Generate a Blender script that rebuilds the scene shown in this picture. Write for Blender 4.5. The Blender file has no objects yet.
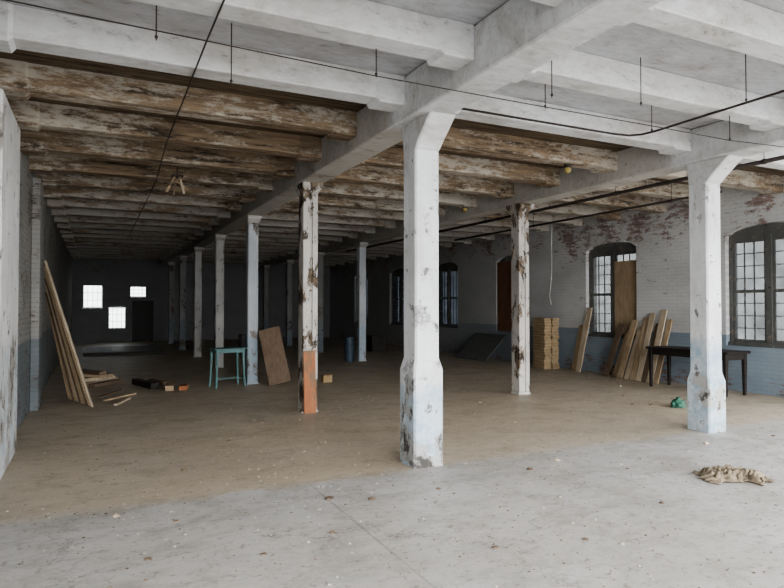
import bpy, bmesh, math, random
from mathutils import Vector, Matrix, noise
random.seed(7)
S=1.6
C=bpy.context.scene.collection
# ---------------------------------------------------------------- nodes
class M:
    def __init__(s,name,rough=0.85):
        s.m=bpy.data.materials.new(name); s.m.use_nodes=True
        s.t=s.m.node_tree; s.n=s.t.nodes; s.b=s.n['Principled BSDF']
        s.b.inputs['Roughness'].default_value=rough
        s.b.inputs['Specular IOR Level'].default_value=0.25
        s.geo=s.n.new('ShaderNodeNewGeometry')
        s.sep=s.n.new('ShaderNodeSeparateXYZ'); s.t.links.new(s.geo.outputs['Position'],s.sep.inputs[0])
    def link(s,a,b): s.t.links.new(a,b)
    def put(s,sock,v):
        if hasattr(v,'is_output'): s.link(v,sock)
        else:
            if isinstance(v,(tuple,list)) and len(v)==3 and sock.type=='RGBA': v=(*v,1)
            sock.default_value=v
    def math(s,op,a,b=0.0,clamp=False):
        n=s.n.new('ShaderNodeMath'); n.operation=op; n.use_clamp=clamp
        s.put(n.inputs[0],a); s.put(n.inputs[1],b); return n.outputs[0]
    def noise(s,scale,stretch=(1,1,1),detail=6,rough=0.6,dist=0.0,off=(0,0,0)):
        mp=s.n.new('ShaderNodeMapping'); mp.inputs['Scale'].default_value=stretch; mp.inputs['Location'].default_value=off
        s.link(s.geo.outputs['Position'],mp.inputs[0])
        n=s.n.new('ShaderNodeTexNoise'); n.inputs['Scale'].default_value=scale; n.inputs['Detail'].default_value=detail
        n.inputs['Roughness'].default_value=rough; n.inputs['Distortion'].default_value=dist
        s.link(mp.outputs[0],n.inputs['Vector']); return n.outputs['Fac']
    def thr(s,v,t,sharp=12):
        return s.math('MULTIPLY',s.math('SUBTRACT',v,t),sharp,True)
    def rng(s,v,a,b,c=0.0,d=1.0):
        n=s.n.new('ShaderNodeMapRange'); s.put(n.inputs['Value'],v)
        for k,x in zip(('From Min','From Max','To Min','To Max'),(a,b,c,d)): n.inputs[k].default_value=x
        return n.outputs[0]
    def mix(s,f,a,b,mode='MIX'):
        n=s.n.new('ShaderNodeMix'); n.data_type='RGBA'; n.blend_type=mode
        s.put(n.inputs[0],f); s.put(n.inputs[6],a); s.put(n.inputs[7],b); return n.outputs[2]
    def bump(s,h,st=0.4,dist=0.02):
        n=s.n.new('ShaderNodeBump'); n.inputs['Strength'].default_value=st; n.inputs['Distance'].default_value=dist
        s.link(h,n.inputs['Height']); s.link(n.outputs[0],s.b.inputs['Normal'])
    def out(s,c): s.put(s.b.inputs['Base Color'],c); return s.m

def paint_mat(name,paint,under=(0.2,0.14,0.09),under2=(0.04,0.035,0.03),thr=0.6,scale=2.0,stretch=(1,1,1),blue_z=None,blue=(0.30,0.38,0.43),grime=0.25,t2=0.6,lowchip=0.0,fine=0.63,stain=0.45,bmp=0.5):
    m=M(name)
    n1=m.noise(scale,stretch,9,0.72,0.3)
    n2=m.noise(scale*2.7,stretch,7,0.68,0.2,(5,3,1))
    n3=m.noise(1.3,(1,1,1),5,0.6,0,(9,2,4))
    ns=m.noise(5,(1,1,0.25),6,0.7,0,(2,2,4))
    nf=m.noise(30,(1,1,1),3,0.6)
    c=m.mix(m.rng(n3,0.35,0.7),paint,tuple(x*(1-grime) for x in paint))
    c=m.mix(m.rng(ns,0.45,0.70,0,stain),c,tuple(x*k for x,k in zip(paint,(0.52,0.5,0.46))))
    t=thr
    if blue_z is not None:
        z=m.math('ADD',m.sep.outputs[2],m.math('MULTIPLY',m.math('SUBTRACT',n1,0.5),0.9))
        bm_=m.math('MULTIPLY',m.rng(z,blue_z-0.1,blue_z+0.1,1,0),m.rng(n2,0.40,0.54,1,0.45))
        c=m.mix(bm_,c,blue)
        if lowchip: t=m.math('SUBTRACT',thr,m.rng(m.sep.outputs[2],1.6,0.4,0,lowchip))
    und=m.mix(m.thr(n2,t2-0.1,10),under,under2)
    pk=m.thr(n1,t,26)
    c=m.mix(pk,c,und)
    ch=m.thr(n2,fine,25)
    c=m.mix(m.math('MULTIPLY',ch,0.8),c,under2)
    c=m.mix(m.rng(nf,0.3,0.7,0.0,0.1),c,(0.1,0.09,0.08))
    m.bump(m.math('SUBTRACT',m.math('MULTIPLY',nf,0.1),pk),bmp,0.008)
    return m.out(c)

def wood_mat(name,a,b,scale=3,stretch=(8,8,1),worn=None):
    m=M(name,0.75); n1=m.noise(scale,stretch,5,0.6,0.4); n2=m.noise(3,(1,1,1),4,0.6)
    c=m.mix(m.rng(n1,0.3,0.7),a,b); c=m.mix(m.rng(n2,0.45,0.75,0,0.4),c,tuple(x*0.5 for x in b))
    if worn:
        n3=m.noise(6,(1,1,0.6),7,0.72,0.3,(3,3,3)); c=m.mix(m.thr(n3,0.53,16),c,worn)
    m.bump(n1,0.3,0.01); return m.out(c)
def plain(name,c,rough=0.7,metal=0.0,var=0.3,sc=12):
    m=M(name,rough); m.b.inputs['Metallic'].default_value=metal
    n=m.noise(sc,(1,1,1),4); return m.out(m.mix(m.rng(n,0.35,0.7),c,tuple(x*(1-var) for x in c)))

def ceil_mat(name,white,off,bias=0.0,midpeel=0.16,wash=(0.42,0.38,0.31),br=1.0,soft=18):
    m=M(name)
    Y=m.sep.outputs[1]
    n1=m.noise(2.6,(0.30,1.4,1.8),9,0.78,0.3,off); n2=m.noise(4.2,(0.3,4.0,3),8,0.74,0.2,(3,8,off[2]))
    nb=m.noise(0.7,(1,1,1),4,0.6,0,(2,7,3)); nf=m.noise(24,(1,1,1),3,0.6); ns=m.noise(15,(0.4,1.2,1),7,0.8,0.2,(1,1,9))
    nr=m.noise(1.7,(0.8,1.3,1.3),8,0.75,0.5,(6,6,off[0]))
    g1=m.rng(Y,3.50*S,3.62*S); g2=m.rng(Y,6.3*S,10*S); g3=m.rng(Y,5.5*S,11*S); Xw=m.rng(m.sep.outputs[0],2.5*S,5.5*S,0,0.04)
    t=m.math('SUBTRACT',0.59+bias,m.math('MULTIPLY',g1,midpeel))
    t=m.math('ADD',t,m.math('MULTIPLY',g2,0.06)); t=m.math('ADD',t,m.math('MULTIPLY',Xw,g1))
    n=m.math('ADD',m.math('MULTIPLY',n1,0.46),m.math('ADD',m.math('MULTIPLY',nb,0.20),m.math('MULTIPLY',ns,0.34)))
    pk=m.thr(n,t,soft)
    brown=m.mix(m.rng(n2,0.38,0.60),tuple(x*br for x in (0.30,0.225,0.15)),tuple(x*br for x in (0.14,0.102,0.07)))
    brown=m.mix(m.math('MULTIPLY',m.thr(n2,0.54,12),0.9),brown,(0.035,0.029,0.025))
    front=m.mix(m.rng(n2,0.35,0.65),(0.40,0.37,0.33),(0.20,0.17,0.14))
    und=m.mix(g1,front,brown)
    wh=m.mix(m.math('MULTIPLY',g3,0.9),white,tuple(x*k for x,k in zip(white,(0.42,0.40,0.36))))  # gloom of the far hall painted in: white darkens with distance
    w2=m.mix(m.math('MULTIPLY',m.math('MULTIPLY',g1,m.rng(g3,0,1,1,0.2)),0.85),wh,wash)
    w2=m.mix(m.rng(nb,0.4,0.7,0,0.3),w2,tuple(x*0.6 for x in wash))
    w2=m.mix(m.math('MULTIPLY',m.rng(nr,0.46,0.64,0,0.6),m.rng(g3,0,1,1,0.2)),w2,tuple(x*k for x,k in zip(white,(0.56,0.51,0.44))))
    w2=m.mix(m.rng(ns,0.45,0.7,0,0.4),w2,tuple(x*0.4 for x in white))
    c=m.mix(pk,w2,und)
    ed=m.math('MULTIPLY',m.thr(ns,0.59,14),m.math('ADD',0.4,m.math('MULTIPLY',g1,0.35)))
    c=m.mix(ed,c,(0.11,0.085,0.06))
    ru=m.math('MULTIPLY',m.thr(nr,0.62,14),0.6); c=m.mix(ru,c,(0.17,0.125,0.085))
    m.bump(m.math('SUBTRACT',m.math('MULTIPLY',nf,0.15),m.math('MULTIPLY',pk,0.6)),0.35,0.012)
    return m.out(c)

def brick_mat(name,paint,brick,thr,wains=None,wz=1.07,topbias=0.0,axis='Y',grime=(0.1,0.09,0.08),mort_f=0.3,local=False,deep=1.0):
    m=M(name)
    cb=m.n.new('ShaderNodeCombineXYZ'); m.link(m.sep.outputs[1 if axis=='Y' else 0],cb.inputs[0]); m.link(m.sep.outputs[2],cb.inputs[1])
    bt=m.n.new('ShaderNodeTexBrick'); m.link(cb.outputs[0],bt.inputs['Vector'])
    bt.inputs['Scale'].default_value=1.0; bt.inputs['Brick Width'].default_value=0.22; bt.inputs['Row Height'].default_value=0.075
    bt.inputs['Mortar Size'].default_value=0.006; bt.inputs['Mortar Smooth'].default_value=0.3
    bt.inputs['Color1'].default_value=(*brick,1); bt.inputs['Color2'].default_value=(*[x*0.55 for x in brick],1); bt.inputs['Mortar'].default_value=(0.34,0.31,0.27,1)
    n1=m.noise(1.2,(1,1,1),9,0.70,0.1); n2=m.noise(7,(0.7,0.7,2.4),8,0.78,0.0,(4,4,4)); n3=m.noise(0.7,(1,1,2),5,0.6,0,(8,1,0))
    Z=m.sep.outputs[2]; Y=m.sep.outputs[1]
    pc=m.mix(m.rng(n3,0.35,0.7),paint,tuple(x*0.78 for x in paint))
    if wains:
        pc=m.mix(m.rng(Z,wz-0.01,wz+0.01),m.mix(m.rng(n3,0.3,0.7),wains,tuple(x*0.75 for x in wains)),pc)
    if deep<1: pc=m.mix(m.rng(Y,7.5*S,12*S),pc,tuple(x*deep for x in paint))  # shade of the deep hall mixed into the wall paint along Y
    pk=m.math('ADD',m.math('MULTIPLY',n1,0.5),m.math('MULTIPLY',n2,0.5))
    t=thr
    if topbias:
        t=m.math('SUBTRACT',thr,m.rng(Z,2.4,3.3,0,topbias))
        t=m.math('SUBTRACT',t,m.rng(Z,0.65,0.1,0,topbias))
    if local:
        d=m.math('ABSOLUTE',m.math('SUBTRACT',Y,6.55*S)); t=m.math('SUBTRACT',t,m.rng(d,2.2,0.7,0,0.045))
    mk=m.thr(pk,t,22)
    mk2=m.math('MULTIPLY',mk,0.8)
    mort=m.mix(m.math('MULTIPLY',bt.outputs['Fac'],mort_f),pc,grime)
    c=m.mix(mk2,mort,bt.outputs['Color'])
    c=m.mix(m.rng(n2,0.58,0.8,0,0.5),c,grime)
    m.bump(m.math('SUBTRACT',m.math('MULTIPLY',n2,0.3),m.math('ADD',m.math('MULTIPLY',bt.outputs['Fac'],0.6),mk)),0.4,0.01)
    return m.out(c)

def floor_mat():
    m=M('floor_surface',0.55)
    Y=m.sep.outputs[1]; X=m.sep.outputs[0]
    n1=m.noise(0.9,(1,1,1),7,0.65,0.2); n2=m.noise(4,(1,1,1),7,0.7,0.4,(3,1,0)); n3=m.noise(40,(1,1,1),3); n4=m.noise(0.35,(1,1.6,1),5,0.6,0.3,(7,7,0))
    n5=m.noise(13,(1,1,1),6,0.75,0.2,(1,5,0)); n6=m.noise(2.0,(0.8,1.2,1),8,0.72,0.3,(6,2,0)); n7=m.noise(6,(0.7,1.2,1),8,0.78,0.2,(2,9,0))
    con=m.mix(m.rng(n1,0.3,0.7),(0.59,0.585,0.58),(0.39,0.38,0.36))
    con=m.mix(m.rng(n4,0.42,0.62,0,0.5),con,(0.47,0.44,0.395))
    con=m.mix(m.math('MULTIPLY',m.thr(n6,0.49,8),0.55),con,(0.31,0.29,0.265))
    con=m.mix(m.math('MULTIPLY',m.thr(n7,0.53,12),0.45),con,(0.29,0.27,0.245))
    con=m.mix(m.math('MULTIPLY',m.thr(n2,0.54,8),0.4),con,(0.28,0.25,0.22))
    con=m.mix(m.math('MULTIPLY',m.thr(n5,0.57,20),0.6),con,(0.16,0.14,0.12))
    for src,per,o in ((X,3.9,0.2),(Y,3.45,1.95)):
        f=m.math('ABSOLUTE',m.math('SUBTRACT',m.math('MODULO',m.math('ADD',src,o+39),per),per/2))
        ln=m.rng(m.math('ADD',f,m.math('MULTIPLY',m.math('SUBTRACT',n2,0.5),0.04)),0.003,0.011,0.5,0)
        con=m.mix(ln,con,(0.15,0.14,0.12))
    vo=m.n.new('ShaderNodeTexVoronoi'); vo.feature='DISTANCE_TO_EDGE'; vo.inputs['Scale'].default_value=0.42
    wv=m.n.new('ShaderNodeVectorMath'); wv.operation='MULTIPLY_ADD'; cmb=m.n.new('ShaderNodeCombineXYZ')
    m.link(m.math('SUBTRACT',n2,0.5),cmb.inputs[0]); m.link(m.math('SUBTRACT',n1,0.5),cmb.inputs[1])
    m.link(cmb.outputs[0],wv.inputs[0]); wv.inputs[1].default_value=(1.2,1.2,1); m.link(m.geo.outputs['Position'],wv.inputs[2]); m.link(wv.outputs[0],vo.inputs['Vector'])
    cr=m.rng(vo.outputs['Distance'],0.001,0.006,0.7,0); con=m.mix(m.math('MULTIPLY',cr,m.thr(n6,0.42,10)),con,(0.12,0.11,0.10))
    tan=m.mix(m.rng(n1,0.3,0.72),(0.58,0.50,0.385),(0.43,0.36,0.27))
    tan=m.mix(m.rng(n4,0.4,0.7,0,0.7),tan,(0.52,0.47,0.395))
    tan=m.mix(m.math('MULTIPLY',m.thr(n6,0.51,8),0.4),tan,(0.32,0.265,0.20))
    tan=m.mix(m.math('MULTIPLY',m.thr(n7,0.54,12),0.4),tan,(0.27,0.225,0.175))
    tan=m.mix(m.math('MULTIPLY',m.thr(n2,0.56,8),0.45),tan,(0.22,0.18,0.135))
    tan=m.mix(m.math('MULTIPLY',m.thr(n5,0.58,20),0.5),tan,(0.12,0.10,0.08))
    yy=m.math('ADD',Y,m.math('ADD',m.math('MULTIPLY',m.math('SUBTRACT',n2,0.5),0.35),m.math('MULTIPLY',m.math('SUBTRACT',n6,0.5),0.35)))
    c=m.mix(m.rng(yy,3.28*S,3.38*S),con,tan)
    c=m.mix(m.rng(n3,0.35,0.7,0,0.15),c,(0.12,0.1,0.08))
    m.put(m.b.inputs['Roughness'],m.rng(n6,0.3,0.7,0.34,0.7)); m.b.inputs['Specular IOR Level'].default_value=0.5
    m.bump(m.math('ADD',n2,m.math('MULTIPLY',n3,0.3)),0.22,0.008)
    return m.out(c)

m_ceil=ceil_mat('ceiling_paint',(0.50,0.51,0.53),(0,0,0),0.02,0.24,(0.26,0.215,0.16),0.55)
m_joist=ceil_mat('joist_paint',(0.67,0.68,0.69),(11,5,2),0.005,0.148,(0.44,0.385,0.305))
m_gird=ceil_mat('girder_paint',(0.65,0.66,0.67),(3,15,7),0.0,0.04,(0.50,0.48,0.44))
m_colw=paint_mat('column_white_paint',(0.74,0.76,0.78),(0.40,0.41,0.41),(0.08,0.075,0.07),0.585,2.4,(1,1,0.8),0.75,(0.33,0.46,0.56),0.14,lowchip=0.10,fine=0.61,stain=0.55)
m_colc=paint_mat('column_blue_base_paint',(0.74,0.76,0.77),(0.42,0.42,0.41),(0.10,0.09,0.08),0.595,2.6,(1,1,0.8),1.10,(0.33,0.45,0.54),0.14,lowchip=0.07,fine=0.62,stain=0.55)
m_colp=paint_mat('column_peeling_paint',(0.57,0.55,0.52),(0.17,0.13,0.09),(0.035,0.03,0.026),0.505,3.6,(1,1,0.55),None,grime=0.3,t2=0.56,bmp=0.2)
m_colb=paint_mat('column_grey_paint',(0.50,0.53,0.56),(0.24,0.22,0.2),(0.07,0.06,0.06),0.58,2.8,(1,1,0.6),1.0,(0.28,0.37,0.44),0.25,lowchip=0.05)
m_pil=paint_mat('pilaster_paint',(0.80,0.80,0.79),(0.38,0.36,0.33),(0.10,0.09,0.08),0.55,2.2,(1,1,0.8),1.2,(0.44,0.50,0.54),0.18,lowchip=0.05,fine=0.62,stain=0.3)
m_cold=paint_mat('column_shaded_paint',(0.24,0.24,0.235),(0.12,0.10,0.08),(0.04,0.035,0.03),0.54,2.6,(1,1,0.6),1.0,(0.13,0.17,0.20),0.25)  # peeling paint, its tone lowered to paint in the far hall's darkness
m_colm=paint_mat('column_worn_shaded_paint',(0.42,0.42,0.41),(0.16,0.14,0.11),(0.05,0.045,0.04),0.54,2.6,(1,1,0.6),None)  # worn paint for distant columns, with some of the hall's shade in its colour
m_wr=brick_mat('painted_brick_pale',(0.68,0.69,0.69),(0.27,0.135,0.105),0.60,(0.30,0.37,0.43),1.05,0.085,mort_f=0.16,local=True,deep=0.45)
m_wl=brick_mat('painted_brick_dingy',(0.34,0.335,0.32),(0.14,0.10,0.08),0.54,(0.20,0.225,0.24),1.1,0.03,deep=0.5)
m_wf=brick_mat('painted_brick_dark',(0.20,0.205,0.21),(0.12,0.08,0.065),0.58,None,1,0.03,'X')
m_floor=floor_mat()
m_tan=wood_mat('board_tan',(0.50,0.39,0.26),(0.34,0.255,0.165))
m_pale=wood_mat('board_pale',(0.60,0.51,0.39),(0.44,0.36,0.26))
m_brown=wood_mat('board_brown',(0.21,0.155,0.11),(0.13,0.095,0.067))
m_orange=wood_mat('board_orange',(0.42,0.185,0.09),(0.30,0.125,0.065),3,(8,8,1),(0.20,0.135,0.09))
m_wboard=wood_mat('board_reddish',(0.22,0.115,0.075),(0.14,0.075,0.05))
m_ochre=wood_mat('board_ochre',(0.44,0.34,0.215),(0.28,0.205,0.125),3,(3,1,9))
m_dark=plain('dark_wood',(0.03,0.026,0.024),0.5)
m_frame=paint_mat('window_frame_paint',(0.14,0.145,0.14),(0.22,0.19,0.16),(0.04,0.04,0.04),0.55,6)
m_rust=plain('rusty_steel',(0.06,0.05,0.045),0.6,0.3)
m_teal=paint_mat('teal_paint',(0.15,0.27,0.275),(0.30,0.31,0.29),(0.08,0.12,0.12),0.56,6,(1,1,1))
m_yellow=plain('yellowed_glass',(0.46,0.38,0.14),0.4)
m_wire=plain('pale_cord',(0.55,0.55,0.52),0.6)
m_green=plain('green_plastic',(0.06,0.17,0.12),0.4)
m_bluep=plain('blue_plastic',(0.05,0.08,0.11),0.4)
m_cloth=plain('dirty_cloth',(0.36,0.30,0.22),0.95,0,0.7,6)
m_rubble=plain('rubble',(0.52,0.49,0.43),0.9,0,0.7,5)
m_card=plain('cardboard',(0.34,0.25,0.14),0.9)
m_grey=plain('grey_panel',(0.16,0.165,0.16),0.7)
def glass_mat(name,tint,diff,fac,lo=0.55):
    m=bpy.data.materials.new(name); m.use_nodes=True; t=m.node_tree; n=t.nodes; n.clear()
    o=n.new('ShaderNodeOutputMaterial'); tr=n.new('ShaderNodeBsdfTransparent'); p=n.new('ShaderNodeBsdfPrincipled'); mx=n.new('ShaderNodeMixShader')
    g=n.new('ShaderNodeNewGeometry'); ns=n.new('ShaderNodeTexNoise'); ns.inputs['Scale'].default_value=2.5; t.links.new(g.outputs['Position'],ns.inputs['Vector'])
    rp=n.new('ShaderNodeMapRange'); rp.inputs[1].default_value=0.3; rp.inputs[2].default_value=0.7; rp.inputs[3].default_value=lo; rp.inputs[4].default_value=1.05
    t.links.new(ns.outputs['Fac'],rp.inputs[0])
    ml=n.new('ShaderNodeMix'); ml.data_type='RGBA'; ml.blend_type='MULTIPLY'; ml.inputs[0].default_value=1; ml.inputs[6].default_value=(*tint,1)
    t.links.new(rp.outputs[0],ml.inputs[7]); t.links.new(ml.outputs[2],tr.inputs[0])
    p.inputs['Base Color'].default_value=(*diff,1); p.inputs['Roughness'].default_value=0.2
    mx.inputs[0].default_value=fac; t.links.new(tr.outputs[0],mx.inputs[1]); t.links.new(p.outputs[0],mx.inputs[2]); t.links.new(mx.outputs[0],o.inputs[0]); return m
m_glass=glass_mat('dirty_glass',(0.095,0.10,0.10),(0.45,0.47,0.48),0.25,0.5)
m_glassd=glass_mat('dark_glass',(0.018,0.021,0.025),(0.15,0.17,0.19),0.25)  # darker glass tint for the farther arched windows
m_glassf=glass_mat('clear_glass',(0.55,0.57,0.56),(0.4,0.4,0.4),0.05,0.8)

# ---------------------------------------------------------------- mesh helpers
def box(bm,x0,x1,y0,y1,z0,z1,bev=0.0,s=S):
    vs=[bm.verts.new((x*s,y*s,z*s)) for x in (x0,x1) for y in (y0,y1) for z in (z0,z1)]
    fs=[(0,1,3,2),(4,6,7,5),(0,4,5,1),(2,3,7,6),(0,2,6,4),(1,5,7,3)]
    F=[bm.faces.new([vs[i] for i in f]) for f in fs]
    if bev>0:
        es=set(e for f in F for e in f.edges)
        bmesh.ops.bevel(bm,geom=list(es),offset=bev,segments=1,affect='EDGES')
def pane_yz(bm,x,y0,y1,z0,z1): bm.faces.new([bm.verts.new((x*S,a*S,b*S)) for a,b in ((y0,z0),(y1,z0),(y1,z1),(y0,z1))])
def pane_xz(bm,y,x0,x1,z0,z1): bm.faces.new([bm.verts.new((a*S,y*S,b*S)) for a,b in ((x0,z0),(x1,z0),(x1,z1),(x0,z1))])
def loft(bm,rings,cap=True):
    R=[[bm.verts.new(Vector(p)*S) for p in r] for r in rings]
    n=len(R[0])
    for a,b in zip(R[:-1],R[1:]):
        for i in range(n):
            bm.faces.new((a[i],a[(i+1)%n],b[(i+1)%n],b[i]))
    if cap:
        bm.faces.new(R[0][::-1]); bm.faces.new(R[-1])
def fin(bm): bmesh.ops.recalc_face_normals(bm,faces=bm.faces)
def mk(name,bm,mat,parent=None,loc=(0,0,0),smooth=False,**kw):
    fin(bm); me=bpy.data.meshes.new(name); bm.to_mesh(me); bm.free()
    if smooth:
        for p in me.polygons: p.use_smooth=True
    me.materials.append(mat); o=bpy.data.objects.new(name,me); C.objects.link(o)
    o.location=Vector(loc)*S
    if parent: o.parent=parent
    for k,v in kw.items(): o[k]=v
    return o
def empty(name,loc,**kw):
    o=bpy.data.objects.new(name,None); C.objects.link(o); o.location=Vector(loc)*S; o.empty_display_size=0.1
    for k,v in kw.items(): o[k]=v
    return o
def cyl(bm,p0,p1,r,n=8,r1=None):
    p0=Vector(p0);p1=Vector(p1); d=(p1-p0).normalized(); a=d.orthogonal().normalized(); b=d.cross(a); r1=r if r1 is None else r1
    loft(bm,[[p+(a*math.cos(2*math.pi*i/n)+b*math.sin(2*math.pi*i/n))*rr for i in range(n)] for p,rr in ((p0,r),(p1,r1))])
def ring(z,x0,x1,y0,y1,c):
    return [(x0+c,y0,z),(x1-c,y0,z),(x1,y0+c,z),(x1,y1-c,z),(x1-c,y1,z),(x0+c,y1,z),(x0,y1-c,z),(x0,y0+c,z)]

# ---------------------------------------------------------------- shell
XL,XR,YF,Y0=-0.55,6.8,18.5,-0.8
HG,HJ,HC=2.16,2.27,2.43
XB,XC=1.83,4.43
bm=bmesh.new(); box(bm,-8,16,-12,YF+.3,-0.1,0); mk('floor',bm,m_floor,kind='structure')
bm=bmesh.new(); box(bm,XL-.2,XR+.3,Y0,YF+.3,HC,HC+.12); mk('ceiling',bm,m_ceil,kind='structure')
bm=bmesh.new(); box(bm,XL-.2,XL,Y0,YF,0,HC); mk('wall_left',bm,m_wl,kind='structure')
WC=[4.33,6.64,8.97,11.3,13.6,15.95]; WH=0.485; SILL,SPR,RISE=0.53,1.82,0.12
def arch(u,c):
    t=(u-c)/WH; return SPR+RISE*math.sqrt(max(0,1-t*t*0.98))
NS=10
def wallstrip(bm,u0,u1,a0,a1,b0,b1,x0,x1):
    loft(bm,[[(x0,u0,a0),(x0,u0,b0),(x0,u1,b1),(x0,u1,a1)],[(x1,u0,a0),(x1,u0,b0),(x1,u1,b1),(x1,u1,a1)]])
bm=bmesh.new(); prev=3.2
for c in WC:
    wallstrip(bm,prev,c-WH,0,0,HC,HC,XR,XR+.22)
    wallstrip(bm,c-WH,c+WH,0,0,SILL,SILL,XR,XR+.22)
    for i in range(NS):
        u0=c-WH+2*WH*i/NS; u1=c-WH+2*WH*(i+1)/NS
        wallstrip(bm,u0,u1,arch(u0,c),arch(u1,c),HC,HC,XR,XR+.22)
    prev=c+WH
wallstrip(bm,prev,YF,0,0,HC,HC,XR,XR+.22)
mk('wall_right',bm,m_wr,kind='structure')
FW=[(-.29,.20,.95,1.58),(.34,.79,.37,.97),(.88,1.32,1.25,1.56)]
bm=bmesh.new(); xs=sorted({XL,XR}|{v for w in FW for v in w[:2]})
for a,b in zip(xs[:-1],xs[1:]):
    w=[q for q in FW if q[0]<=a+1e-6 and q[1]>=b-1e-6]
    if w:
        box(bm,a,b,YF,YF+.2,0,w[0][2]); box(bm,a,b,YF,YF+.2,w[0][3],HC)
    else: box(bm,a,b,YF,YF+.2,0,HC)
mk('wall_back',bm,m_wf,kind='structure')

def arched_window(n,c,boards):
    bm=bmesh.new(); x0,x1=XR+.06,XR+.12
    f=.04; gm=m_glass if n<3 else m_glassd
    box(bm,x0,x1,c-WH+.002,c-WH+f,SILL+.002,SPR); box(bm,x0,x1,c+WH-f,c+WH-.002,SILL+.002,SPR)
    box(bm,x0-.01,x1,c-.035,c+.035,SILL+.04,SPR); box(bm,x0-.03,x1,c-WH+.002,c+WH-.002,SILL+.002,SILL+.045)
    for i in range(NS):
        u0=c-WH+2*WH*i/NS; u1=c-WH+2*WH*(i+1)/NS
        e=.004
        wallstrip(bm,u0,u1,SPR-.05,SPR-.05,arch(u0,c)-e,arch(u1,c)-e,x0+.01,x1)
    w=mk('window_%d'%n,bm,m_frame,kind='structure')
    for side in (0,1):
        a,b=(c-WH+f,c-.035) if side==0 else (c+.035,c+WH-f)
        z0,z1=SILL+.045,SPR-.05
        bm=bmesh.new(); zm=(z0+z1)/2
        for q in ((a,a+.025),(b-.025,b)): box(bm,x0+.01,x0+.035,q[0],q[1],z0,z1)
        for q in ((z0,z0+.035),(zm-.018,zm+.018),(z1-.025,z1)): box(bm,x0+.008,x0+.033,a+.025,b-.025,q[0],q[1])
        for k in (1,2):
            u=a+.03+(b-a-.06)*k/3; box(bm,x0+.012,x0+.026,u-.005,u+.005,z0+.035,z1-.025)
        for k in range(1,8):
            if k==4: continue
            z=z0+.02+(z1-z0-.03)*k/8; box(bm,x0+.012,x0+.026,a+.025,b-.025,z-.005,z+.005)
        s=mk('sash',bm,m_frame,w)
        bm=bmesh.new(); pane_yz(bm,x0+.019,a+.01,b-.01,z0+.01,z1-.01); mk('glass',bm,gm,s)
        if side in boards:
            bm=bmesh.new(); box(bm,x0-.012,x0+.006,a+.005,b-.005,z0+.02,z1-.12); mk('board',bm,m_tan,w,label='tan brown plywood covering the sash')
for i,(c,b) in enumerate(zip(WC,[(),(0,),(),(),(),()])): arched_window(i+1,c,b)
bm=bmesh.new()
for k in range(7):
    u=WC[2]-WH+.02+k*.135; box(bm,XR+.01,XR+.025,u,u+.128,SILL+.003,SPR-.005*(k%2))
mk('window_board',bm,m_wboard,label='reddish brown planks boarding up an arched window',category='board')
for i,w in enumerate(FW):
    bm=bmesh.new(); y0=YF+.06; f=.025
    box(bm,w[0]+.002,w[0]+f,y0,y0+.04,w[2]+.002,w[3]-.002); box(bm,w[1]-f,w[1]-.002,y0,y0+.04,w[2]+.002,w[3]-.002)
    box(bm,w[0]+f,w[1]-f,y0,y0+.04,w[2]+.002,w[2]+f); box(bm,w[0]+f,w[1]-f,y0,y0+.04,w[3]-f,w[3]-.002)
    o=mk('window_%d'%(7+i),bm,m_frame,kind='structure')
    bm=bmesh.new()
    for k in range(1,4):
        x=w[0]+(w[1]-w[0])*k/4; box(bm,x-.005,x+.005,y0+.01,y0+.025,w[2]+f,w[3]-f)
    for k in range(1,3):
        z=w[2]+(w[3]-w[2])*k/3; box(bm,w[0]+f,w[1]-f,y0+.01,y0+.025,z-.005,z+.005)
    s=mk('sash',bm,m_frame,o)
    bm=bmesh.new(); pane_xz(bm,y0+.018,w[0]+f,w[1]-f,w[2]+f,w[3]-f); mk('glass',bm,m_glassf,s)
bm=bmesh.new(); box(bm,.95,1.5,YF-.04,YF-.001,0,1.15); box(bm,1.0,1.2,YF-.06,YF-.04,.1,1.05); box(bm,1.25,1.45,YF-.06,YF-.04,.1,1.05); mk('door_1',bm,m_dark,kind='structure')

# ---------------------------------------------------------------- girders, joists, columns
def girder(xc,lab,name='ceiling_girder'):
    bm=bmesh.new(); box(bm,xc-.11,xc+.11,Y0,YF-.002,HG,HC-.002,0.015)
    return mk(name,bm,m_gird,label=lab,category='beam',group='long ceiling girders')
girder(XB,'long peeling white concrete girder carried on the column row')
girder(XC,'long peeling white concrete girder carried on the column row')
spans=[(XL+.002,XB-.112),(XB+.112,XC-.112),(XC+.112,XR-.002)]
jm=[]
for a,b in spans:
    bm=bmesh.new()
    def sec(x,hz,wy): return [(x,-wy,HC-.003),(x,-wy,HJ-hz+.006),(x,-wy+.006,HJ-hz),(x,wy-.006,HJ-hz),(x,wy,HJ-hz+.006),(x,wy,HC-.003)]
    loft(bm,[sec(a,.022,.085),sec(a+.17,.022,.085),sec(a+.19,0,.075),sec(b-.19,0,.075),sec(b-.17,.022,.085),sec(b,.022,.085)])
    fin(bm); me=bpy.data.meshes.new('ceiling_joist'); bm.to_mesh(me); bm.free(); me.materials.append(m_joist); jm.append(me)
BAY=2.31; PITCH=BAY/3
for k in range(-7,21):
    y=3.43+k*PITCH
    if y<Y0+.1 or y>YF-.1: continue
    for me in jm:
        o=bpy.data.objects.new('ceiling_joist',me); C.objects.link(o); o.location=(0,y*S,0)
        o['group']='cross joists under the ceiling'; o['category']='beam'
        o['label']='white painted ceiling joist with flaking patches' if k<=0 else ('rotten brown ceiling joist with peeling paint' if k<9 else 'dim greyish ceiling joist in the deep hall')

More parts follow.
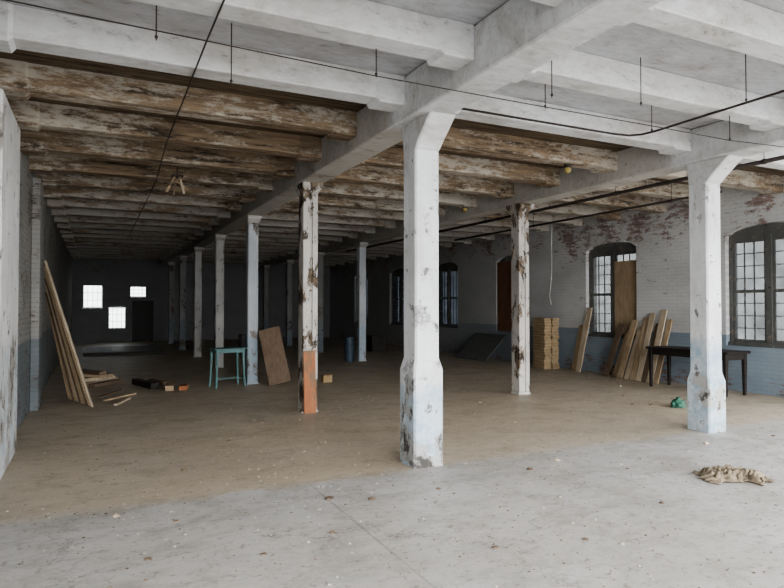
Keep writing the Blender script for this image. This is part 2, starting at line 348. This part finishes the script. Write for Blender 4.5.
def col_big(x,y,base_z,mat,lab):
    e=empty('column',(x,y,0),label=lab,category='column',group='structural columns')
    s=.086; b=.104; c=.012
    bm=bmesh.new()
    loft(bm,[ring(0,-b,b,-b,b,c),ring(base_z,-b,b,-b,b,c),ring(base_z+.07,-s,s,-s,s,c),ring(1.88,-s,s,-s,s,c),ring(1.98,-s,s,-s,s,c)])
    mk('shaft',bm,mat,e)
    bm=bmesh.new()
    loft(bm,[ring(1.981,-s,s,-s,s,c),ring(2.04,-s-.004,s+.004,-s-.06,s,c),ring(HG-.002,-.09,.09,-s-.20,s+.02,c)])
    mk('haunch',bm,m_gird,e)
def col_small(x,y,mat,lab,w=.07,groove=False):
    e=empty('column',(x,y,0),label=lab,category='column',group='structural columns')
    bm=bmesh.new()
    if groove:
        for i in (0,1):
            sx=-w if i==0 else w*.25
            box(bm,sx,sx+w*.75,-w,w,.03,2.07,0.008)
        box(bm,-w*.25,w*.25,-w*.8,w*.8,.03,2.07)
    else:
        loft(bm,[ring(.03,-w,w,-w,w,.012),ring(1.0,-w,w,-w,w,.012),ring(2.07,-w,w,-w,w,.012)])
    mk('shaft',bm,mat,e)
    bm=bmesh.new(); loft(bm,[ring(0,-w*1.2,w*1.2,-w*1.2,w*1.2,.01),ring(.029,-w*1.05,w*1.05,-w*1.05,w*1.05,.01)]); mk('foot',bm,mat,e)
    bm=bmesh.new(); loft(bm,[ring(2.071,-w*1.05,w*1.05,-w*1.05,w*1.05,.01),ring(2.12,-w*1.3,w*1.3,-w*1.9,w*1.9,.01),ring(HG-.002,-w*1.35,w*1.35,-w*2,w*2,.01)]); mk('capital',bm,m_colp if groove else m_gird,e)
col_big(XB+.045,3.42,.60,m_colw,'thick white concrete column with chipped blue-grey base')
col_big(XC+.02,3.33,.40,m_colc,'thick white concrete column with broad pale blue base')
for k in range(1,7):
    y=5.58+BAY*(k-1)
    if k==1:
        col_small(XB,y,m_colp,'narrow column with heavily peeling paint over dark metal, orange board at its foot',.073,True)
        col_small(XC-.05,y+.05,m_colp,'narrow column with peeling white and black paint',.073,True)
    else:
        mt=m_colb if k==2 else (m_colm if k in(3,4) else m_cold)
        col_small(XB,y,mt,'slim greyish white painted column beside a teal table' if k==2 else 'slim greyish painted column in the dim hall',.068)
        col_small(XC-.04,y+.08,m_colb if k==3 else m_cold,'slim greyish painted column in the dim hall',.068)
for k in range(-1,2):
    y1=4.94+2.18*k; px=-.475
    bm=bmesh.new(); box(bm,XL+.001,px,y1-(.9 if k<=0 else .4),y1,0,HJ-.04,0.012); mk('pilaster',bm,m_pil if k<1 else m_wl,label='chipped white pilaster with blue-grey lower part' if k<1 else 'dingy painted brick pilaster behind leaning boards',category='pilaster',group='side wall pilasters')

# ---------------------------------------------------------------- pipes, rods, wires, lamps
def tube(name,pts,r,mat,lab,cat,smooth=True,parent=None,**kw):
    bm=bmesh.new(); P=[Vector(p) for p in pts]; rings=[]
    n=8
    for i,p in enumerate(P):
        d=((P[min(i+1,len(P)-1)])-P[max(i-1,0)]).normalized()
        up=Vector((0,0,1)) if abs(d.z)<.9 else Vector((1,0,0))
        a=d.cross(up).normalized(); b=d.cross(a)
        rings.append([p+(a*math.cos(2*math.pi*j/n)+b*math.sin(2*math.pi*j/n))*r for j in range(n)])
    loft(bm,rings)
    if lab: kw.update(label=lab,category=cat)
    return mk(name,bm,mat,parent=parent,smooth=smooth,**kw)
tube('pipe',[(3.62,Y0,2.26),(3.62,3.1,2.26),(3.60,3.2,2.26),(3.54,3.26,2.26),(3.4,3.28,2.26),(2.0,3.28,2.26)],.008,m_rust,'dark thin pipe running under the joists','pipe')
def hung(pts,r,lab,hy):
    o=tube('pipe',pts,r,m_rust,lab,'pipe')
    for y in hy:
        bm=bmesh.new(); x,z=pts[0][0],pts[0][2]; cyl(bm,(x,y,z+.0),(x,y,HC-.001),.003,6); cyl(bm,(x,y-.012,z),(x,y+.012,z),r+.004,10); mk('pipe_hanger',bm,m_rust,o)
hy=[3.43+PITCH*(k+.5) for k in (-1,1,4,7,10)]
hung([(4.66,2.3,2.22),(4.66,6,2.22),(4.66,12,2.22)],.013,'dark steam pipe hung beside the girder',hy)
hung([(4.78,2.3,2.15),(4.78,7,2.15),(4.78,12,2.15)],.018,'thick dark steam pipe hung beside the girder',hy)
hung([(5.6,4.0,2.14),(5.6,9,2.14)],.014,'dark pipe slung below the joists',hy[1:3])
tube('conduit',[(.47,Y0,2.264),(.47,3,2.264),(.49,5,2.264),(.55,6.6,2.264),(.55,12,2.264)],.0045,m_rust,'thin rusty conduit running along the joists','conduit')
tube('cable',[(-.474,2.62,2.13),(.5,2.68,2.135),(1.24,2.72,2.135),(2.2,2.7,2.125),(3.1,2.68,2.12),(3.8,2.65,2.105),(6.7,2.2,2.06)],.003,m_rust,'thin cable strung under the joists','cable')
for x,y,b in ((1.24,2.72,2.13),(2.81,2.5,2.15),(3.22,2.78,2.12),(3.8,2.65,2.1),(3.3,2.2,2.15),(.23,2.8,2.15),(.61,3.1,2.12),(2.2,2.55,2.12),(2.45,2.9,2.2)):
    e=empty('hanger_rod',(x,y,0),label='thin rusty rod hanging from the ceiling with a small nut',category='rod',group='hanger rods')
    bm=bmesh.new(); cyl(bm,(0,0,b),(0,0,HC-.001),.003,6); mk('rod',bm,m_rust,e)
    bm=bmesh.new(); cyl(bm,(0,0,b+.01),(0,0,b+.02),.007,6); mk('nut',bm,m_rust,e)
for x,y in ((3.80,4.52),(4.2,6.83)):
    y=3.43+round((y-3.43)/PITCH)*PITCH
    e=empty('ceiling_lamp',(x,y,HJ-.001),label='yellowed glass ceiling lamp on a joist',category='lamp',group='yellow ceiling lamps')
    bm=bmesh.new(); cyl(bm,(0,0,0),(0,0,-.03),.036,14,.03); mk('socket',bm,m_rust,e)
    bm=bmesh.new(); bmesh.ops.create_uvsphere(bm,u_segments=14,v_segments=10,radius=.030*S)
    for v in bm.verts: v.co.z=v.co.z*1.0-.05*S
    mk('globe',bm,m_yellow,e,smooth=True)
tube('rope',[(6.2,7.2,HC-.0005),(6.19,7.2,1.9),(6.2,7.21,1.5),(6.16,7.22,1.15),(6.18,7.2,1.02)],.006,m_wire,'pale thin rope dangling from the ceiling','rope')
y=3.43+PITCH*3.5
e=empty('hanging_slats',(.70,y,0),label='cluster of broken wooden slats dangling from the joists',category='broken wood')
for i,(x0,z0,x1,z1,yy) in enumerate(((-.02,2.24,-.10,2.08,.0),(.0,2.25,-.03,2.06,.03),(.02,2.24,.06,2.07,-.02),(-.01,2.2,.10,2.12,.02),(.03,2.22,-.08,2.14,-.04))):
    bm=bmesh.new(); a=Vector((x0,yy,z0)); b=Vector((x1,yy-.02,z1)); d=(b-a).normalized(); n=Vector((d.z,0,-d.x))*.010; t=Vector((0,.004,0))
    loft(bm,[[p-n-t,p+n-t,p+n+t,p-n+t] for p in (a,b)]); mk('slat',bm,(m_tan,m_brown,m_pale)[i%3],e)
bm=bmesh.new(); cyl(bm,(0,0,2.2),(0,0,HC-.0005),.005,5); box(bm,-.05,.05,-.05,.05,2.235,2.25); mk('bracket',bm,m_rust,e)

# ---------------------------------------------------------------- boards
def lean(name,P,Q,w,t,wd,mat,lab,cat='board',group=None):
    P=Vector(P);Q=Vector(Q);u=(Q-P).normalized();wd=Vector(wd);wd=(wd-u*wd.dot(u)).normalized();n=u.cross(wd)
    bm=bmesh.new()
    loft(bm,[[c+wd*a*w/2+n*b*t/2 for a,b in ((-1,-1),(1,-1),(1,1),(-1,1))] for c in (P,P.lerp(Q,.5),Q)])
    mz=min(v.co.z for v in bm.verts)
    for v in bm.verts: v.co.z-=mz-.001
    bmesh.ops.bevel(bm,geom=[e for e in bm.edges if len(e.link_faces)==2 and e.calc_face_angle(0)>1],offset=.003,segments=1,affect='EDGES')
    kw=dict(label=lab,category=cat)
    if group: kw['group']=group
    return mk(name,bm,mat,**kw)
g='long boards leaning on the side wall'
NB=11
for i in range(NB):
    f=i/(NB-1)
    lean('leaning_plank',(-.01-.22*f,6.72+.72*f,0),(-.445-.02*f,6.98+.60*f,1.48-.34*f+random.uniform(-.07,.04)),.034+.012*(i%3),.014,(.3,1,0),[m_pale,m_tan,m_brown,m_tan,m_tan,m_brown][i%6],'long narrow weathered board leaning against the side wall','board',g)
g='boards leaning below the arched windows'
R=[((6.60,7.10,0),(6.775,7.02,.97),.10,m_pale),((6.66,7.25,0),(6.78,7.2,.70),.09,m_tan),
   ((6.56,6.50,0),(6.775,6.40,.74),.10,m_brown),((6.56,6.33,0),(6.775,6.28,.62),.09,m_tan),((6.50,6.19,0),(6.775,6.16,.80),.10,m_tan),((6.50,6.07,0),(6.775,6.05,.72),.08,m_pale),
   ((6.50,5.97,0),(6.775,5.95,.84),.08,m_tan),((6.50,5.87,0),(6.775,5.855,.90),.08,m_pale),((6.50,5.78,0),(6.775,5.765,.76),.07,m_brown),((6.50,5.68,0),(6.775,5.67,.95),.09,m_pale),((6.50,5.585,0),(6.775,5.58,.82),.07,m_tan)]
for P,Q,w,m in R: lean('leaning_plank',P,Q,w,.016,(0.0,1,0),m,{m_pale:'pale board',m_tan:'tan board',m_brown:'dark brown board'}[m]+' leaning against the painted brick wall','board',g)
lean('plywood_sheet',(2.095,7.48,0),(2.01,7.72,.68),.27,.012,(.25,-.1,0),m_brown,'brown plywood sheet leaning on a slim column','board')
lean('orange_board',(XB-.012,5.47,0),(XB-.012,5.50,.58),.115,.014,(1,0,0),m_orange,'orange brown board propped against the peeling column','board')
lean('grey_panel',(6.3,9.6,0),(6.76,9.6,.46),1.0,.015,(0,1,0),m_grey,'dark grey panel leaning against the wall','panel')
g='stacked lumber by the wall'
z=0
for i in range(17):
    for j in (0,1):
        dx=random.uniform(-.01,.01); dy=random.uniform(-.012,.012)
        x0=6.40+j*.155+dx; bm=bmesh.new(); box(bm,x0,x0+.134,7.62+dy,7.90+dy,z+.001,z+.045,0.003)
        mk('lumber_plank',bm,m_ochre,label='short ochre sawn plank in a tall neat stack by the wall',category='plank',group=g)
    z+=.0475
g='loose lumber heap'
H=[((-.1,8.5),( .25,9.1),0),((-.22,8.7),(.15,9.2),0),((-.02,8.35),(.30,8.8),0),((-.2,8.55),(.22,8.9),.045),((-.15,8.8),(.2,8.6),.09),((-.18,8.95),(.1,8.5),.135)]
for q,(a,b,zz) in enumerate(H):
    A=Vector((*a,0));B=Vector((*b,0)); d=(B-A).normalized(); n=Vector((-d.y,d.x,0))*.045
    bm=bmesh.new(); loft(bm,[[p-n+Vector((0,0,zz+.001)),p+n+Vector((0,0,zz+.001)),p+n+Vector((0,0,zz+.043)),p-n+Vector((0,0,zz+.043))] for p in (A,B)])
    mk('lumber_piece',bm,[m_pale,m_tan,m_brown][q%3],label='short rough board in a loose heap on the floor',category='board',group=g)
for a,b,m in (((.10,7.1),(.42,7.5),m_tan),((.06,7.35),(.30,7.9),m_brown),((.20,6.75),(.34,7.15),m_pale)):
    A=Vector((*a,0));B=Vector((*b,0)); d=(B-A).normalized(); n=Vector((-d.y,d.x,0))*.018
    bm=bmesh.new(); loft(bm,[[p-n+Vector((0,0,.001)),p+n+Vector((0,0,.001)),p+n+Vector((0,0,.018)),p-n+Vector((0,0,.018))] for p in (A,B)])
    mk('lumber_piece',bm,m,label='thin loose stick lying on the floor beside leaning boards',category='board',group=g)
g='timber offcuts on the floor'
for a,b,w,hh,m,lab in (((.48,8.5),(.66,7.85),.045,.07,m_dark,'dark square timber lying on the floor'),((.66,8.45),(.80,8.02),.035,.06,m_brown,'dark brown timber offcut'),((.84,7.92),(.80,7.62),.045,.06,m_tan,'timber offcut with pale sawn end'),((1.0,7.85),(.95,7.6),.045,.05,m_orange,'short timber offcut with orange sawn end')):
    A=Vector((*a,0));B=Vector((*b,0)); d=(B-A).normalized(); n=Vector((-d.y,d.x,0))*w
    bm=bmesh.new(); loft(bm,[[p-n+Vector((0,0,.001)),p+n+Vector((0,0,.001)),p+n+Vector((0,0,hh)),p-n+Vector((0,0,hh))] for p in (A,B)])
    mk('timber_offcut',bm,m,label=lab,category='timber',group=g)

# ---------------------------------------------------------------- teal table
e=empty('side_table',(1.49,7.72,0),label='small teal painted wooden table with crossed lower rails',category='table')
e.rotation_euler=(0,0,math.radians(8))
bm=bmesh.new(); box(bm,-.205,.205,-.145,.145,.466,.48,.006); mk('tabletop',bm,m_teal,e)
bm=bmesh.new()
box(bm,-.165,.165,-.118,-.105,.425,.465); box(bm,-.165,.165,.105,.118,.425,.465); box(bm,-.178,-.165,-.1,.1,.425,.465); box(bm,.165,.178,-.1,.1,.425,.465); mk('apron',bm,m_teal,e)
for sx in (-1,1):
    for sy in (-1,1):
        bm=bmesh.new(); cx,cy=sx*.165,sy*.11
        loft(bm,[ring(z,cx+sx*o-r,cx+sx*o+r,cy+sy*o-r,cy+sy*o+r,r*.3) for z,r,o in ((0,.009,.02),(.05,.013,.012),(.2,.010,.004),(.36,.013,0),(.464,.014,0))]); mk('leg',bm,m_teal,e)
bm=bmesh.new(); cyl(bm,(-.16,-.1,.10),(.16,.1,.10),.007,6); cyl(bm,(-.16,.1,.105),(.16,-.1,.105),.007,6); mk('stretcher',bm,m_teal,e)

e=empty('work_table',(6.40,4.93,0),label='long dark wooden work table with square tapered legs',category='table')
bm=bmesh.new(); box(bm,-.2,.2,-.55,.55,.468,.495,.006); mk('tabletop',bm,m_dark,e)
bm=bmesh.new(); box(bm,-.17,-.155,-.5,.5,.40,.467); box(bm,.155,.17,-.5,.5,.40,.467); box(bm,-.15,.15,-.515,-.5,.40,.467); box(bm,-.15,.15,.5,.515,.40,.467); mk('apron',bm,m_dark,e)
for sx in (-1,1):
    for sy in (-1,1):
        bm=bmesh.new(); cx,cy=sx*.16,sy*.5
        loft(bm,[ring(z,cx-r,cx+r,cy-r,cy+r,r*.2) for z,r in ((0,.014),(.03,.015),(.2,.018),(.38,.022),(.466,.022))]); mk('leg',bm,m_dark,e)

# ---------------------------------------------------------------- small things
def blob(name,loc,sx,sy,sz,amp,fr,mat,sub=4,**kw):
    bm=bmesh.new(); bmesh.ops.create_icosphere(bm,subdivisions=sub,radius=1)
    for v in bm.verts:
        d=v.co.normalized(); k=1+amp*noise.noise(d*fr+Vector(loc)*3)+amp*.5*noise.noise(d*fr*2.3+Vector(loc))
        v.co=Vector((d.x*sx*k,d.y*sy*k,max(-.0,(d.z*k)*sz)))*S
        v.co.z+=.001
    return mk(name,bm,mat,loc=loc,smooth=True,**kw)
e=empty('plastic_bag',(5.2,4.2,0),label='crumpled green plastic bag on the floor beside a column',category='bag')
o=blob('bag_body',(0,0,0),.07,.06,.085,.35,2.2,m_green); o.parent=e
bm=bmesh.new(); cyl(bm,(.0,0,.075),(.0,.0,.10),.012,7,.022); mk('knot',bm,m_green,e)
bm=bmesh.new(); NX,NY=110,60; V=[]
for j in range(NY+1):
    r=[]
    for i in range(NX+1):
        u=i/NX*2-1; v=j/NY*2-1
        p=Vector((u*1.6,v*1.6,3)); edge=1-max(abs(u),abs(v))**6
        q=p+Vector((noise.noise(p*1.5),noise.noise(p*1.5+Vector((7,7,7))),0))*.7
        f1=max(0,1-abs(noise.noise(Vector((q.x*1.1,q.y*2.2,1))))*3.5)
        f2=max(0,1-abs(noise.noise(Vector((q.x*2.6,q.y*4.5,7))))*3.5)
        f3=max(0,1-abs(noise.noise(q*7))*3)
        zz=(.028*f1+.018*f2+.006*f3+.012*max(0,1-u*u-v*v))*max(.10,edge)
        ru=1+.45*noise.noise(Vector((v*2.5,(u>0)*4,1))); rv=1+.75*noise.noise(Vector((u*3.2,(v>0)*5,4)))
        x=u*.18*ru; y=v*.11*rv
        r.append(bm.verts.new((x*S,y*S,(zz+.003)*S)))
    V.append(r)
for j in range(NY):
    for i in range(NX): bm.faces.new((V[j][i],V[j][i+1],V[j+1][i+1],V[j+1][i]))
o=mk('crumpled_cloth',bm,m_cloth,loc=(3.34,2.34,0),smooth=True,label='crumpled dirty brown and cream cloth on the concrete',category='cloth')
md=o.modifiers.new('t','SOLIDIFY'); md.thickness=.005; md.offset=1
o.rotation_euler=(0,0,math.radians(-26))
e=empty('drum',(4.12,10.2,0),label='dark blue plastic drum beside a slim column',category='drum')
bm=bmesh.new(); n=20
loft(bm,[[(r*math.cos(2*math.pi*i/n),r*math.sin(2*math.pi*i/n),z) for i in range(n)] for z,r in ((0,.075),(.03,.085),(.18,.085),(.19,.092),(.2,.085),(.30,.085),(.31,.092),(.32,.085),(.42,.08))]); mk('barrel',bm,m_bluep,e)
bm=bmesh.new(); cyl(bm,(0,0,.421),(0,0,.44),.078,20); mk('lid',bm,m_bluep,e)
e=empty('cardboard_box',(2.75,7.6,0),label='small open cardboard box on the floor',category='box')
bm=bmesh.new(); box(bm,-.06,.06,-.05,.05,.001,.09); mk('carton',bm,m_card,e)
bm=bmesh.new(); loft(bm,[[(-.06,-.051,.09),(.06,-.051,.09),(.06,-.054,.09),(-.06,-.054,.09)],[(-.06,-.09,.11),(.06,-.09,.11),(.06,-.093,.108),(-.06,-.093,.108)]]); mk('flap',bm,m_card,e)
bm=bmesh.new(); box(bm,-.2,1.35,13.6,15.8,.0,.05,.01); 
for k in range(6): box(bm,-.2,1.35,13.65+.36*k,13.93+.36*k,.051,.062)
mk('low_platform',bm,m_dark,label='low dark wooden platform at the end of the aisle',category='platform')
for x,y,sx,sz in ((3.1,11.5,.2,.3),(2.9,13,.25,.4),(5.6,12.3,.3,.35)):
    bm=bmesh.new(); box(bm,-sx/2,sx/2,-.15,.15,0,sz,.006)
    for k in range(4):
        zz=sz*(k+.1)/4; box(bm,-sx/2-.01,sx/2+.01,-.165,-.151,zz,zz+sz*.2)
    mk('crate',bm,m_dark,loc=(x,y,0),label='dim slatted wooden crate on the hall floor',category='crate',group='crates in the hall')
def chunk(loc,r,mat,lab):
    bm=bmesh.new(); bmesh.ops.create_icosphere(bm,subdivisions=1,radius=1)
    for v in bm.verts:
        k=random.uniform(.65,1.2); v.co=Vector((v.co.x*r*k*1.3,v.co.y*r*k,max(-.15,v.co.z)*r*k*.6+r*.09))*S
    o=mk('rubble_piece',bm,mat,loc=loc,label=lab,category='rubble',group='rubble scattered on the floor'); 
pts=[(.62,2.45),(.95,2.55),(2.95,2.75),(3.0,2.85),(1.0,1.9),(1.5,2.1),(1.3,2.9),(2.4,3.0),(.35,3.0),(1.9,2.0),(2.2,2.5),(.1,3.2),(2.7,3.1),(3.7,2.9),(4.0,3.0),(.5,3.9),(.9,4.6),(1.3,5.2),(2.6,4.4),(3.2,4.1),(2.3,5.5),(4.9,4.5),(5.0,4.35),(5.05,4.4),(4.95,4.3),(5.3,5.0),(3.6,5.3),(5.9,5.6),(6.3,6.6),(4.7,2.95),(5.3,3.1),(1.1,3.0),(.7,1.9),(1.7,2.9),(2.0,1.9),(2.6,2.2),(.2,2.6),(6.1,5.9),(6.0,6.3),(5.6,4.6)]
for x,y in pts:
    chunk((x,y,0),random.uniform(.009,.022),random.choice([m_rubble,m_brown,m_brown,m_pale]),'small chunk of plaster or wood debris on the floor')
bm=bmesh.new()
for i in range(4200):
    x=random.uniform(-.4,6.35); y=random.uniform(1.0,7.3) if i%3 else random.uniform(1,3.6); r=random.uniform(.002,.010)*random.uniform(.6,1)
    if x<.5 and y>6.6: continue
    cx=Vector((x,y,.001)); a=random.uniform(0,6)
    vs=[bm.verts.new((cx+Vector((math.cos(a+k*2.1)*r*random.uniform(.6,1.8),math.sin(a+k*2.1)*r,0)))*S) for k in range(3)]
    t=bm.verts.new((cx+Vector((0,0,r*.6)))*S); mi=0 if random.random()<.4 else 1
    F=[bm.faces.new(vs)]+[bm.faces.new((vs[k],vs[(k+1)%3],t)) for k in range(3)]
    for f in F: f.material_index=mi
o=mk('floor_grit',bm,m_rubble,kind='stuff',label='fine paint flakes and dark crumbs scattered over the floor',category='debris')
o.data.materials.append(m_brown)

# ---------------------------------------------------------------- light, world, camera
w=bpy.data.worlds.new('World'); bpy.context.scene.world=w; w.use_nodes=True
bg=w.node_tree.nodes['Background']; bg.inputs[0].default_value=(0.97,0.98,1.0,1); bg.inputs[1].default_value=7.2
sl=bpy.data.lights.new('daylight','SUN'); sl.energy=3.2; sl.angle=math.radians(45); sl.color=(1,.97,.93)
so=bpy.data.objects.new('daylight',sl); C.objects.link(so); so.location=(3,-6,6)
so.rotation_euler=Vector((0.12,1,-0.34)).to_track_quat('-Z','Y').to_euler()
try: bpy.context.scene.view_settings.look='AgX - Medium High Contrast'
except Exception as ex: print(ex)
cam=bpy.data.cameras.new('Camera'); co=bpy.data.objects.new('Camera',cam); C.objects.link(co)
cam.lens=28.0; cam.sensor_width=36; co.location=(0,0,S)
co.rotation_euler=(math.radians(91.13),0,math.radians(-26)); cam.clip_start=.05
bpy.context.scene.camera=co
